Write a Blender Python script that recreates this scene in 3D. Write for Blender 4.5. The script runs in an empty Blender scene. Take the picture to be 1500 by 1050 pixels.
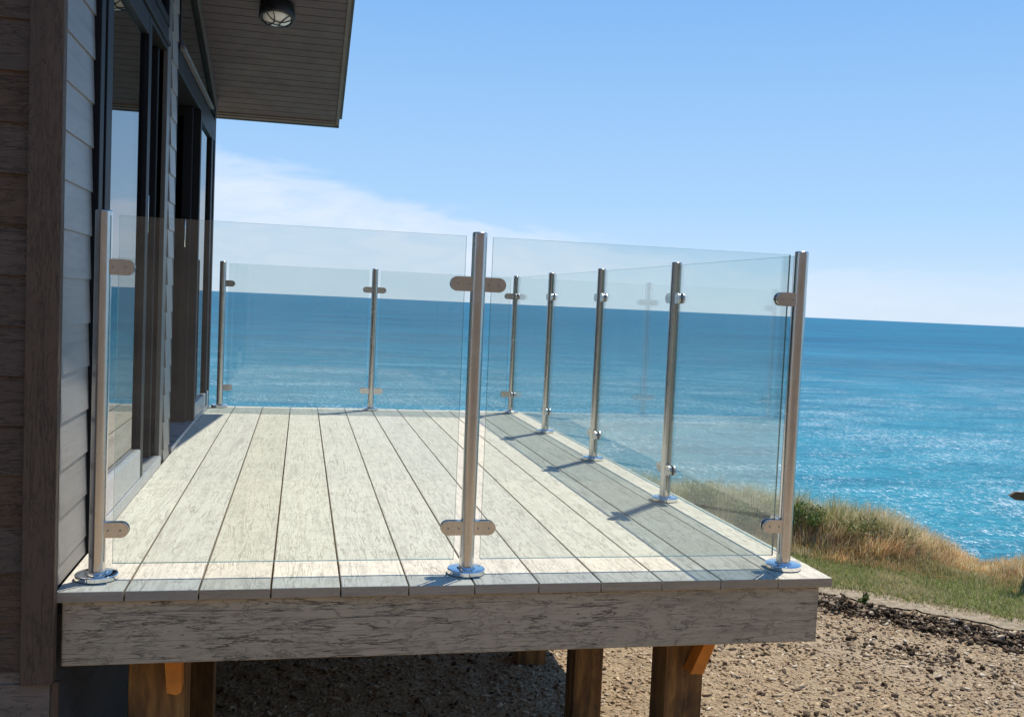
import bpy, bmesh, math, random
import numpy as np
from mathutils import Vector, Matrix, noise
random.seed(7); rng = np.random.default_rng(7)
C = bpy.context.scene.collection
sc = bpy.context.scene

# ------------------------------------------------------------ helpers
def link(o, parent=None):
    C.objects.link(o)
    if parent is not None: o.parent = parent
    return o
def empty(name, label, cat, loc=(0, 0, 0)):
    o = bpy.data.objects.new(name, None); o.location = loc; o.empty_display_size = .1
    link(o); o['label'] = label; o['category'] = cat
    return o
def tag(o, label, cat=None, kind=None, group=None):
    if label: o['label'] = label
    if cat: o['category'] = cat
    if kind: o['kind'] = kind
    if group: o['group'] = group
    return o
class MB:
    """collects shapes and links them as one mesh object"""
    def __init__(s): s.bm = bmesh.new()
    def box(s, x0, x1, y0, y1, z0, z1, bev=0, mi=0):
        r = bmesh.ops.create_cube(s.bm, size=1)
        vs = r['verts']
        for v in vs:
            v.co = Vector(((x0+x1)/2+v.co.x*(x1-x0), (y0+y1)/2+v.co.y*(y1-y0), (z0+z1)/2+v.co.z*(z1-z0)))
        fs = list({f for v in vs for f in v.link_faces})
        for f in fs: f.material_index = mi
        if bev:
            es = list({e for v in vs for e in v.link_edges})
            bmesh.ops.bevel(s.bm, geom=es, offset=bev, segments=2, affect='EDGES', profile=.5, material=mi)
        return s
    def prism(s, pts, axis, a0, a1, mi=0):
        """polygon pts (2-D) extruded along axis between a0 and a1"""
        def P(u, v, w):
            return {'x': (w, u, v), 'y': (u, w, v), 'z': (u, v, w)}[axis]
        A = [s.bm.verts.new(P(u, v, a0)) for u, v in pts]; B = [s.bm.verts.new(P(u, v, a1)) for u, v in pts]
        n = len(pts); fs = [s.bm.faces.new(A), s.bm.faces.new(B[::-1])]
        for i in range(n): fs.append(s.bm.faces.new((A[i], B[i], B[(i+1) % n], A[(i+1) % n])))
        for f in fs: f.material_index = mi
        return s
    def lathe(s, prof, cx, cy, seg=40, M=None, mi=0):
        rings = []
        for r, z in prof:
            ring = []
            for k in range(seg):
                a = 2*math.pi*k/seg
                co = Vector((cx+r*math.cos(a), cy+r*math.sin(a), z))
                ring.append(s.bm.verts.new(M @ co if M else co))
            rings.append(ring)
        for i in range(len(rings)-1):
            for k in range(seg):
                f = s.bm.faces.new((rings[i][k], rings[i][(k+1) % seg], rings[i+1][(k+1) % seg], rings[i+1][k])); f.smooth = True; f.material_index = mi
        for ring in (rings[0][::-1], rings[-1]):
            f = s.bm.faces.new(ring); f.material_index = mi
        return s
    def tube(s, pts, r, seg=8):
        prev = None; pts = [Vector(p) for p in pts]
        for i, p in enumerate(pts):
            d = (pts[min(i+1, len(pts)-1)]-pts[max(i-1, 0)]).normalized()
            u = d.orthogonal().normalized() if prev is None else (prevu-d*prevu.dot(d)).normalized()
            prevu = u; w = d.cross(u)
            ring = [s.bm.verts.new(p+(u*math.cos(2*math.pi*k/seg)+w*math.sin(2*math.pi*k/seg))*r) for k in range(seg)]
            if prev:
                for k in range(seg):
                    f = s.bm.faces.new((prev[k], prev[(k+1) % seg], ring[(k+1) % seg], ring[k])); f.smooth = True
            else: s.bm.faces.new(ring[::-1])
            prev = ring
        s.bm.faces.new(prev)
        return s
    def build(s, name, mats, parent=None, smooth=False):
        bmesh.ops.recalc_face_normals(s.bm, faces=s.bm.faces)
        me = bpy.data.meshes.new(name); s.bm.to_mesh(me); s.bm.free()
        for m in (mats if isinstance(mats, (list, tuple)) else [mats]): me.materials.append(m)
        o = bpy.data.objects.new(name, me)
        link(o, parent)
        if parent is not None and parent.type == 'EMPTY': o.matrix_parent_inverse = Matrix.Translation(-parent.location)
        elif parent is not None: o.matrix_parent_inverse = Matrix.Identity(4)
        return o
def npmesh(name, V, F, mat, tint=None, smooth=False):
    """V (n,3), F (m,k) all same k"""
    me = bpy.data.meshes.new(name)
    V = np.asarray(V, np.float32); F = np.asarray(F, np.int32)
    me.vertices.add(len(V)); me.vertices.foreach_set('co', V.ravel())
    k = F.shape[1]; me.loops.add(F.size); me.loops.foreach_set('vertex_index', F.ravel())
    me.polygons.add(len(F)); me.polygons.foreach_set('loop_start', np.arange(0, F.size, k, dtype=np.int32))
    try: me.polygons.foreach_set('loop_total', np.full(len(F), k, np.int32))
    except Exception: pass
    if smooth: me.polygons.foreach_set('use_smooth', np.ones(len(F), bool))
    me.update(calc_edges=True)
    if tint is not None:
        a = me.color_attributes.new('tint', 'FLOAT_COLOR', 'POINT')
        T = np.ones((len(V), 4), np.float32); T[:, :3] = tint
        a.data.foreach_set('color', T.ravel())
    me.materials.append(mat)
    o = bpy.data.objects.new(name, me); link(o)
    return o

# ------------------------------------------------------------ materials
def mat(name, col=(.5, .5, .5), rough=.6, metal=0, spec=.5):
    m = bpy.data.materials.new(name); m.use_nodes = True
    b = m.node_tree.nodes['Principled BSDF']
    b.inputs['Base Color'].default_value = (*col, 1); b.inputs['Roughness'].default_value = rough
    b.inputs['Metallic'].default_value = metal; b.inputs['Specular IOR Level'].default_value = spec
    return m, m.node_tree.nodes, m.node_tree.links, b
def N(n, t, **k):
    x = n.new(t)
    for a, v in k.items():
        if a in x.inputs.keys() if hasattr(x.inputs, 'keys') else False: x.inputs[a].default_value = v
        else: setattr(x, a, v)
    return x
def coords(n, l, scale, rot=(0, 0, 0), src='Object'):
    tc = n.new('ShaderNodeTexCoord'); mp = n.new('ShaderNodeMapping')
    mp.inputs['Scale'].default_value = scale; mp.inputs['Rotation'].default_value = rot
    l.new(tc.outputs[src], mp.inputs['Vector']); return mp.outputs['Vector']
def noise_n(n, l, vec, scale, detail=6, rough=.6, dist=0):
    t = n.new('ShaderNodeTexNoise'); t.inputs['Scale'].default_value = scale; t.inputs['Detail'].default_value = detail
    t.inputs['Roughness'].default_value = rough; t.inputs['Distortion'].default_value = dist
    l.new(vec, t.inputs['Vector']); return t.outputs['Fac']
def ramp(n, l, fac, stops, interp='LINEAR'):
    r = n.new('ShaderNodeValToRGB'); r.color_ramp.interpolation = interp
    e = r.color_ramp.elements
    while len(e) < len(stops): e.new(.5)
    for el, (p, c) in zip(e, stops):
        el.position = p; el.color = (*c, 1) if len(c) == 3 else c
    l.new(fac, r.inputs['Fac']); return r.outputs['Color']
def mixc(n, l, a, b, fac, mode='MIX'):
    m = n.new('ShaderNodeMix'); m.data_type = 'RGBA'; m.blend_type = mode
    for s, v in ((m.inputs[6], a), (m.inputs[7], b), (m.inputs[0], fac)):
        if isinstance(v, (tuple, float, int)): s.default_value = (*v, 1) if isinstance(v, tuple) else v
        else: l.new(v, s)
    return m.outputs[2]
def bump(n, l, b, h, strength, dist=.002, prev=None):
    x = n.new('ShaderNodeBump'); x.inputs['Strength'].default_value = strength; x.inputs['Distance'].default_value = dist
    l.new(h, x.inputs['Height'])
    if prev: l.new(prev, x.inputs['Normal'])
    l.new(x.outputs['Normal'], b.inputs['Normal']); return x.outputs['Normal']
def math_n(n, l, op, a, b=None):
    m = n.new('ShaderNodeMath'); m.operation = op
    for i, v in enumerate((a, b)):
        if v is None: continue
        if isinstance(v, (int, float)): m.inputs[i].default_value = v
        else: l.new(v, m.inputs[i])
    return m.outputs[0]
def g(v): return (v, v, v)

def weathered(name, axis, light, mid, dark, crack=.5, rough=.75, fine=1.0, tint=True, bstr=.8, spec=.35, patch=.6):
    """cast weathered-oak composite: long straight grain, fissures along it, pits, worn patches"""
    m, n, l, b = mat(name, mid, rough, spec=spec)
    ax = 'xyz'.index(axis)
    def sc3(along, across):
        s = [across]*3; s[ax] = along; return s
    at = n.new('ShaderNodeAttribute'); at.attribute_name = 'tint'
    def off(v):                                     # each board is cut from another part of the pattern
        if not tint: return v
        a = n.new('ShaderNodeVectorMath'); a.operation = 'MULTIPLY_ADD'
        l.new(at.outputs['Color'], a.inputs[0]); a.inputs[1].default_value = (37, 53, 29); l.new(v, a.inputs[2]); return a.outputs[0]
    v0 = off(coords(n, l, (1, 1, 1))); vg = off(coords(n, l, sc3(1.7, 26))); vf = off(coords(n, l, sc3(9, 170))); vm = off(coords(n, l, sc3(7, 30)))
    vk = off(coords(n, l, sc3(2.2, 9)))
    big = noise_n(n, l, v0, 3.0, 4, .6, .6)
    knot = noise_n(n, l, vk, 1.0, 3, .5, 1.4)
    gr = noise_n(n, l, vg, 1.0, 6, .62, .5)
    me_ = noise_n(n, l, vm, 1.0, 6, .7, .9)
    fi = noise_n(n, l, vf, 1.0*fine, 3, .6, .2)
    rings = math_n(n, l, 'FRACT', math_n(n, l, 'MULTIPLY', math_n(n, l, 'ADD', knot, math_n(n, l, 'MULTIPLY', gr, .12)), 9.0))
    ring = ramp(n, l, rings, [(0, g(1)), (.07, g(.25)), (.2, g(0)), (.9, g(0)), (1, g(1))])
    col = ramp(n, l, fi, [(.28, mid), (.5, light), (.75, mid)])
    col = mixc(n, l, col, mid, ramp(n, l, big, [(.35, g(0)), (.7, g(patch))]))
    col = mixc(n, l, col, tuple(c*.62 for c in mid), ramp(n, l, gr, [(.52, g(0)), (.74, g(.75))]))
    def fis(x, c0, w):
        r = math_n(n, l, 'ABSOLUTE', math_n(n, l, 'SUBTRACT', x, c0))
        return ramp(n, l, r, [(0, g(1)), (w*.4, g(.75)), (w, g(0))])
    gate = ramp(n, l, noise_n(n, l, v0, 7, 4, .65, .4), [(.30, g(.1)), (.5, g(1))])
    gate2 = ramp(n, l, noise_n(n, l, v0, 16, 3, .6, .4), [(.38, g(.12)), (.6, g(.9))])
    c1 = math_n(n, l, 'MULTIPLY', fis(gr, .47, .010), gate)
    c2 = math_n(n, l, 'MULTIPLY', fis(me_, .5, .012), math_n(n, l, 'MULTIPLY', gate2, .85))
    c3 = math_n(n, l, 'MULTIPLY', ring, math_n(n, l, 'MULTIPLY', gate2, .55))
    vo = n.new('ShaderNodeTexVoronoi'); vo.inputs['Scale'].default_value = 1; l.new(off(coords(n, l, sc3(22, 48))), vo.inputs['Vector'])
    pit = math_n(n, l, 'MULTIPLY', ramp(n, l, vo.outputs['Distance'], [(.06, g(1)), (.16, g(0))]), ramp(n, l, noise_n(n, l, v0, 11, 2, .5, 0), [(.55, g(0)), (.62, g(.9))]))
    ck = math_n(n, l, 'MAXIMUM', math_n(n, l, 'MAXIMUM', c1, c2), math_n(n, l, 'MAXIMUM', c3, pit))
    col = mixc(n, l, col, dark, math_n(n, l, 'MULTIPLY', ck, crack))
    if tint:                                        # tone changes a little from board to board
        sp = n.new('ShaderNodeSeparateColor'); l.new(at.outputs['Color'], sp.inputs[0])
        hs = n.new('ShaderNodeHueSaturation'); l.new(col, hs.inputs['Color'])
        l.new(math_n(n, l, 'ADD', math_n(n, l, 'MULTIPLY', sp.outputs[0], .14), .92), hs.inputs['Value'])
        l.new(math_n(n, l, 'ADD', math_n(n, l, 'MULTIPLY', sp.outputs[1], .3), .85), hs.inputs['Saturation']); col = hs.outputs[0]
    l.new(col, b.inputs['Base Color'])
    h = math_n(n, l, 'SUBTRACT', math_n(n, l, 'ADD', math_n(n, l, 'MULTIPLY', fi, .35), math_n(n, l, 'MULTIPLY', gr, .5)), math_n(n, l, 'MULTIPLY', ck, .8))
    bump(n, l, b, h, bstr, .0022)
    return m

M = {}
M['deck'] = weathered('deck_weathered_oak', 'y', (.73, .68, .56), (.665, .615, .505), (.22, .185, .14), .55, .8, bstr=.7, spec=.15)
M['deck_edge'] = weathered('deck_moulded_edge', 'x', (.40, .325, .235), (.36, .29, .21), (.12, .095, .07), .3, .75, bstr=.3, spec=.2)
M['beam'] = weathered('beam_weathered_oak', 'x', (.50, .405, .275), (.42, .338, .23), (.055, .040, .026), .95, .75, tint=False)
M['beam_y'] = weathered('beam_weathered_oak_side', 'y', (.50, .405, .275), (.42, .338, .23), (.055, .040, .026), .95, .75, tint=False)
M['facade'] = weathered('dark_brown_cladding', 'x', (.118, .077, .050), (.105, .068, .044), (.03, .02, .014), .6, .7, tint=True)
M['facade_z'] = weathered('dark_brown_trim', 'z', (.118, .077, .050), (.105, .068, .044), (.04, .028, .022), .5, .7, tint=False)
M['siding'] = weathered('grey_brown_side_cladding', 'y', (.235, .22, .205), (.22, .205, .19), (.10, .09, .09), .3, .4, tint=True, bstr=.2, spec=.6)
M['plinth'] = weathered('pale_brown_plinth', 'x', (.21, .165, .125), (.18, .14, .105), (.07, .055, .04), .5, .75, tint=False)
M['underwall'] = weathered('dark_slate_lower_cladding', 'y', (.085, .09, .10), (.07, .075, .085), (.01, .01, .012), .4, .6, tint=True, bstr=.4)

def simple(name, col, rough=.5, metal=0, spec=.5, nscale=None, var=.12, bs=0):
    m, n, l, b = mat(name, col, rough, metal, spec)
    if nscale:
        v = coords(n, l, (1, 1, 1)); f = noise_n(n, l, v, nscale, 6, .6)
        l.new(ramp(n, l, f, [(.3, tuple(c*(1-var) for c in col)), (.7, tuple(min(1, c*(1+var)) for c in col))]), b.inputs['Base Color'])
        l.new(ramp(n, l, noise_n(n, l, v, nscale*.6, 4, .6), [(.3, g(max(0, rough-.08))), (.7, g(min(1, rough+.1)))]), b.inputs['Roughness'])
        if bs: bump(n, l, b, f, bs, .001)
    return m
M['frame'] = simple('dark_window_frame', (.014, .014, .016), .5, 0, .12, None)
M['frame_face'] = simple('taupe_door_frame', (.12, .11, .10), .4, 0, .4, None)
M['sill'] = simple('pale_grey_sill_and_sunlit_rail', (.42, .42, .42), .3, 0, .6, 15, .12)
M['soffit'] = simple('brown_soffit_board', (.082, .062, .072), .5, 0, .5, 12, .14, .1)
M['fascia'] = simple('grey_brown_fascia', (.13, .112, .108), .45, 0, .5, 12, .12)
M['roof'] = simple('roof_sheet', (.06, .06, .065), .5, 0, .5, 8, .2)
M['black'] = simple('black_lamp_housing', (.012, .013, .016), .4)
M['diffuser'] = simple('opal_lamp_glass', (.90, .89, .85), .3, 0, .5, 30, .05)
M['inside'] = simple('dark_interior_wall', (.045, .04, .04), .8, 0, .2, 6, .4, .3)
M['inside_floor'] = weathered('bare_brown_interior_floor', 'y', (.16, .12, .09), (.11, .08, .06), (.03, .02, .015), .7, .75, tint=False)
M['lamp_bracket'] = simple('orange_new_timber', (.72, .25, .04), .7, 0, .3, 14, .2, .3)

def timber():
    m, n, l, b = mat('treated_timber_post', (.2, .12, .06), .75, spec=.3)
    v = coords(n, l, (14, 14, 1.8)); v0 = coords(n, l, (2.5, 2.5, 1.2))
    w = n.new('ShaderNodeTexWave'); w.wave_type = 'RINGS'; w.rings_direction = 'Z'
    w.inputs['Scale'].default_value = 1.1; w.inputs['Distortion'].default_value = 6; w.inputs['Detail'].default_value = 3; w.inputs['Detail Scale'].default_value = .8
    l.new(coords(n, l, (7, 7, 1.3)), w.inputs['Vector'])
    f = noise_n(n, l, v, 2.5, 6, .65, .6)
    c = ramp(n, l, f, [(.3, (.14, .068, .024)), (.55, (.36, .18, .055)), (.8, (.52, .28, .09))])
    c = mixc(n, l, c, (.10, .05, .022), math_n(n, l, 'MULTIPLY', w.outputs['Fac'], .55))
    c = mixc(n, l, c, (.045, .028, .018), ramp(n, l, noise_n(n, l, v0, 2.2, 4, .6, .5), [(.5, g(0)), (.68, g(.8))]))
    l.new(c, b.inputs['Base Color']); bump(n, l, b, f, .4, .003)
    return m
M['timber'] = timber()

def steel():
    m, n, l, b = mat('stainless_steel', (.66, .64, .62), .22, 1)
    v = coords(n, l, (40, 40, 3)); f = noise_n(n, l, v, 3, 6, .6)
    l.new(ramp(n, l, f, [(.3, (.56, .545, .53)), (.7, (.68, .66, .64))]), b.inputs['Base Color'])
    f2 = noise_n(n, l, coords(n, l, (6, 6, 6)), 3, 5, .6)
    l.new(ramp(n, l, f2, [(.3, g(.17)), (.75, g(.30))]), b.inputs['Roughness'])
    return m
M['steel'] = steel()
M['polished'] = simple('polished_steel_flange', (.80, .80, .80), .07, 1, .5, 18, .06)

def glassmat(name, tr, gloss=(1, 1, 1), ior=1.5, dirt=.0):
    m = bpy.data.materials.new(name); m.use_nodes = True
    n, l = m.node_tree.nodes, m.node_tree.links; n.clear()
    out = n.new('ShaderNodeOutputMaterial'); mx = n.new('ShaderNodeMixShader')
    t = n.new('ShaderNodeBsdfTransparent'); t.inputs['Color'].default_value = (*tr, 1)
    gl = n.new('ShaderNodeBsdfGlossy'); gl.inputs['Roughness'].default_value = 0.0; gl.inputs['Color'].default_value = (*gloss, 1)
    geo = n.new('ShaderNodeNewGeometry'); fr = n.new('ShaderNodeFresnel')
    # same reflectance for rays entering and leaving the pane (it does not bend them)
    i = math_n(n, l, 'ADD', ior, math_n(n, l, 'MULTIPLY', geo.outputs['Backfacing'], 1/ior-ior))
    l.new(i, fr.inputs['IOR']); l.new(fr.outputs[0], mx.inputs[0])
    l.new(t.outputs[0], mx.inputs[1]); l.new(gl.outputs[0], mx.inputs[2])
    last = mx.outputs[0]
    if dirt:
        df = n.new('ShaderNodeBsdfDiffuse'); df.inputs['Color'].default_value = (.7, .72, .72, 1)
        m2 = n.new('ShaderNodeMixShader')
        f = ramp(n, l, noise_n(n, l, coords(n, l, (2, 2, 3)), 1.4, 5, .6, .5), [(.3, g(dirt*.5)), (.75, g(dirt*1.4))])
        l.new(f, m2.inputs[0]); l.new(last, m2.inputs[1]); l.new(df.outputs[0], m2.inputs[2]); last = m2.outputs[0]
    l.new(last, out.inputs['Surface'])
    return m
M['screw'] = simple('dark_steel_screw', (.36, .34, .32), .3, 1)
M['glass'] = glassmat('balustrade_glass', (.935, .972, .970), (1, 1, 1), 1.64, .011)
M['edge'] = simple('green_glass_edge', (.10, .22, .19), .15, 0, .6)
M['pane'] = glassmat('window_glass', (.35, .38, .38), (1, 1, 1), 5.0, .0)

def tintmat(name, rough=.8, spec=.2, trans=0, var=None):
    m, n, l, b = mat(name, (.3, .3, .3), rough, spec=spec)
    at = n.new('ShaderNodeAttribute'); at.attribute_name = 'tint'
    c = at.outputs['Color']
    if var:
        f = noise_n(n, l, coords(n, l, (1, 1, 1)), var, 5, .65)
        c = mixc(n, l, c, ramp(n, l, f, [(.3, g(.55)), (.7, g(1.))]), 1.0, 'MULTIPLY')
    l.new(c, b.inputs['Base Color'])
    if trans:
        out = n['Material Output']; t = n.new('ShaderNodeBsdfTranslucent'); mx = n.new('ShaderNodeMixShader'); mx.inputs[0].default_value = trans
        l.new(c, t.inputs['Color']); l.new(b.outputs[0], mx.inputs[1]); l.new(t.outputs[0], mx.inputs[2]); l.new(mx.outputs[0], out.inputs['Surface'])
    return m
M['chip'] = tintmat('wood_chip_and_stone', .85, .2, var=60)
M['clod'] = tintmat('dry_earth_clod', .95, .1, var=25)
M['blade'] = tintmat('grass_blade', .6, .3, .42)
M['leaf'] = tintmat('shrub_leaf', .5, .4, .25)

def soil():
    m, n, l, b = mat('tan_mulch_soil', (.4, .3, .2), .95, spec=.1)
    v = coords(n, l, (1, 1, 1))
    big = noise_n(n, l, v, .9, 5, .6, .3); fi = noise_n(n, l, v, 52, 8, .8); mi = noise_n(n, l, v, 7, 6, .7)
    vo = n.new('ShaderNodeTexVoronoi'); vo.inputs['Scale'].default_value = 46; l.new(v, vo.inputs['Vector'])
    c = ramp(n, l, fi, [(.33, (.13, .086, .05)), (.46, (.43, .31, .185)), (.64, (.68, .52, .335))])
    c = mixc(n, l, c, (.22, .15, .09), ramp(n, l, mi, [(.5, g(0)), (.68, g(.6))]))
    c = mixc(n, l, c, (.52, .42, .30), ramp(n, l, big, [(.45, g(0)), (.7, g(.45))]))
    l.new(c, b.inputs['Base Color'])
    h = math_n(n, l, 'ADD', fi, math_n(n, l, 'MULTIPLY', vo.outputs['Distance'], 1.2))
    bump(n, l, b, h, 1.0, .015)
    return m
M['soil'] = soil()
def pathm():
    m, n, l, b = mat('pale_dusty_path', (.5, .42, .33), .95, spec=.1)
    v = coords(n, l, (1, 1, 1)); f = noise_n(n, l, v, 22, 8, .7)
    l.new(ramp(n, l, f, [(.35, (.19, .15, .10)), (.55, (.36, .29, .20)), (.75, (.50, .42, .30))]), b.inputs['Base Color'])
    bump(n, l, b, f, .7, .008); return m
M['path'] = pathm()
def lawnm():
    m, n, l, b = mat('lawn_base', (.1, .15, .04), .95, spec=.1)
    v = coords(n, l, (1, 1, 1)); f = noise_n(n, l, v, 18, 8, .7); f2 = noise_n(n, l, v, 2.4, 4, .6)
    c = ramp(n, l, f, [(.3, (.10, .11, .035)), (.6, (.22, .25, .08)), (.8, (.38, .36, .15))])
    c = mixc(n, l, c, (.30, .24, .12), ramp(n, l, f2, [(.45, g(0)), (.7, g(.7))]))
    l.new(c, b.inputs['Base Color']); bump(n, l, b, f, .8, .01); return m
M['lawn'] = lawnm()
def added_bankm():  # earth of the unseen bank, added to be mirrored in steel and glass
    m, n, l, b = mat('added_bank_earth', (.3, .2, .14), .95, spec=.1)
    v = coords(n, l, (1, 1, 1)); f = noise_n(n, l, v, .6, 8, .7)
    l.new(ramp(n, l, f, [(.3, (.08, .06, .044)), (.55, (.145, .115, .085)), (.75, (.19, .155, .115))]), b.inputs['Base Color'])
    return m
M['bank'] = added_bankm()
def cliffm():
    m, n, l, b = mat('cliff_face', (.3, .24, .18), .95, spec=.1)
    v = coords(n, l, (1, 1, .3)); f = noise_n(n, l, v, .5, 8, .7)
    l.new(ramp(n, l, f, [(.3, (.12, .10, .05)), (.6, (.28, .22, .14)), (.8, (.40, .33, .22))]), b.inputs['Base Color'])
    return m
M['cliff'] = cliffm()
def seam():
    m, n, l, b = mat('sea_water', (.02, .2, .3), .35, spec=.06)
    b.inputs['IOR'].default_value = 1.33
    rot = (0, 0, math.radians(14))
    v = coords(n, l, (1, 1, 1), rot)
    vs = coords(n, l, (.45, 1, 1), rot)
    big = noise_n(n, l, coords(n, l, (.35, 1, 1), rot), .012, 5, .6, .4)
    mid = noise_n(n, l, vs, .09, 5, .65, .5)
    c = ramp(n, l, big, [(.35, (.002, .100, .185)), (.5, (.004, .140, .240)), (.68, (.010, .200, .315))])
    # turquoise by the shore, darker blue farther out
    tcs = n.new('ShaderNodeTexCoord'); dt = n.new('ShaderNodeVectorMath'); dt.operation = 'DOT_PRODUCT'; l.new(tcs.outputs['Object'], dt.inputs[0]); dt.inputs[1].default_value = (.3, .954, 0)
    sh = ramp(n, l, math_n(n, l, 'MULTIPLY', dt.outputs['Value'], 1/900), [(.08, g(.95)), (.22, g(.62)), (.5, g(.2)), (1, g(0))])
    c = mixc(n, l, c, (.035, .295, .375), sh)
    c = mixc(n, l, c, (.002, .092, .175), ramp(n, l, mid, [(.42, g(0)), (.7, g(.55))]))
    sm = noise_n(n, l, vs, .9, 6, .7, .8)
    c = mixc(n, l, c, (.11, .42, .52), math_n(n, l, 'MULTIPLY', ramp(n, l, sm, [(.48, g(0)), (.7, g(.6))]), math_n(n, l, 'ADD', sh, .12)))
    c = mixc(n, l, c, (.004, .13, .24), ramp(n, l, sm, [(.3, g(.55)), (.47, g(0))]))
    # sun sparkle on the wavelets, painted as white flecks into the colour
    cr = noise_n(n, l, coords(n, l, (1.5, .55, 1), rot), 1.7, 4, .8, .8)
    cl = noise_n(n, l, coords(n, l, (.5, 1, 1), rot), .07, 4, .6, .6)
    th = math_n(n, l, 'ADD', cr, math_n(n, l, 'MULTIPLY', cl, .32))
    glints = math_n(n, l, 'MULTIPLY', ramp(n, l, th, [(.725, g(0)), (.77, g(1))]), ramp(n, l, math_n(n, l, 'MULTIPLY', dt.outputs['Value'], 1/900), [(.12, g(1)), (.25, g(.7)), (.5, g(.25)), (1, g(0))]))
    c = mixc(n, l, c, (.80, .88, .90), glints)
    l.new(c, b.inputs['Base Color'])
    h = math_n(n, l, 'ADD', math_n(n, l, 'MULTIPLY', mid, 5), sm)
    bump(n, l, b, h, .75, .9)
    return m
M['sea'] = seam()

# ------------------------------------------------------------ camera
f_px = 1425.58
yaw, pitch, roll = .2144, -.0564, .0443
fw = Vector((math.sin(yaw)*math.cos(pitch), math.cos(yaw)*math.cos(pitch), math.sin(pitch)))
r0 = Vector((math.cos(yaw), -math.sin(yaw), 0)); u0 = r0.cross(fw)
rr = r0*math.cos(roll)+u0*math.sin(roll); uu = -r0*math.sin(roll)+u0*math.cos(roll)
cam = bpy.data.cameras.new('camera'); co = bpy.data.objects.new('camera', cam); C.objects.link(co)
R3 = Matrix((rr, uu, -fw)).transposed()
co.matrix_world = Matrix.Translation((.6326, -2.8488, .8512)) @ R3.to_4x4()
cam.sensor_width = 36; cam.lens = f_px/1500*36; cam.clip_start = .05; cam.clip_end = 60000
sc.camera = co

# ------------------------------------------------------------ light
SUN = Vector((.344, .348, 1)).normalized()
sl = bpy.data.lights.new('sun', 'SUN'); sl.energy = 4.2; sl.angle = math.radians(.53); sl.color = (1, .935, .83)
so = bpy.data.objects.new('sun', sl); C.objects.link(so); so.rotation_euler = SUN.to_track_quat('Z', 'Y').to_euler()
w = bpy.data.worlds.new('World'); sc.world = w; w.use_nodes = True
n, l = w.node_tree.nodes, w.node_tree.links
bg = n['Background']; bg.inputs['Strength'].default_value = .1
sky = n.new('ShaderNodeTexSky'); sky.sky_type = 'NISHITA'; sky.sun_disc = False
sky.sun_elevation = math.asin(SUN.z); sky.sun_rotation = math.atan2(SUN.x, SUN.y)
sky.altitude = 30; sky.air_density = 1.0; sky.dust_density = .35; sky.ozone_density = 2.5
tc = n.new('ShaderNodeTexCoord'); sep = n.new('ShaderNodeSeparateXYZ'); l.new(tc.outputs['Generated'], sep.inputs[0])
az = math_n(n, l, 'MULTIPLY', math_n(n, l, 'ARCTAN2', sep.outputs['X'], sep.outputs['Y']), 57.3)
el = math_n(n, l, 'MULTIPLY', math_n(n, l, 'ARCSINE', sep.outputs['Z']), 57.3)
cb = n.new('ShaderNodeCombineXYZ'); l.new(math_n(n, l, 'MULTIPLY', az, .045), cb.inputs[0]); l.new(math_n(n, l, 'MULTIPLY', el, .16), cb.inputs[1])
nz = noise_n(n, l, cb.outputs[0], 2.2, 7, .58, .5)
nz2 = noise_n(n, l, cb.outputs[0], 6.5, 5, .6, .8)
# upper edge of the low cloud bank, in degrees over the horizon
top = math_n(n, l, 'ADD', math_n(n, l, 'MULTIPLY', az, -.18), 7.3)
top = math_n(n, l, 'MAXIMUM', top, 3.0)
top = math_n(n, l, 'MINIMUM', top, 8.5)
top = math_n(n, l, 'ADD', top, math_n(n, l, 'MULTIPLY', math_n(n, l, 'SUBTRACT', nz, .5), 4.5))
dlt = math_n(n, l, 'SUBTRACT', top, el)
d1 = ramp(n, l, math_n(n, l, 'MULTIPLY', dlt, .25), [(0, g(0)), (.22, g(.5)), (.6, g(.68)), (1, g(.6))], 'EASE')
d1 = math_n(n, l, 'MULTIPLY', d1, ramp(n, l, nz2, [(.25, g(.55)), (.6, g(1))]))
d1 = math_n(n, l, 'MULTIPLY', d1, ramp(n, l, math_n(n, l, 'MULTIPLY', math_n(n, l, 'ADD', az, 180), 1/360), [(.42, g(.5)), (.47, g(1)), (.54, g(1)), (.60, g(.45))]))
grad = ramp(n, l, math_n(n, l, 'MULTIPLY', el, 1/60), [(0, (5.3, 7.0, 8.9)), (.10, (3.6, 5.9, 8.9)), (.28, (2.1, 4.5, 8.3)), (.55, (1.1, 3.0, 7.0)), (1, (.8, 2.3, 5.5))])
base = mixc(n, l, sky.outputs[0], grad, .85)
sk = mixc(n, l, base, (7.6, 8.1, 9.2), d1)
l.new(sk, bg.inputs['Color'])
sc.view_settings.view_transform = 'Standard'; sc.view_settings.look = 'None'; sc.view_settings.exposure = .2; sc.view_settings.gamma = 1
cy = sc.cycles
cy.max_bounces = 10; cy.transparent_max_bounces = 24; cy.glossy_bounces = 5; cy.diffuse_bounces = 4; cy.transmission_bounces = 6
cy.caustics_reflective = False; cy.caustics_refractive = False; cy.sample_clamp_indirect = 8; cy.use_denoising = True

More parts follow.
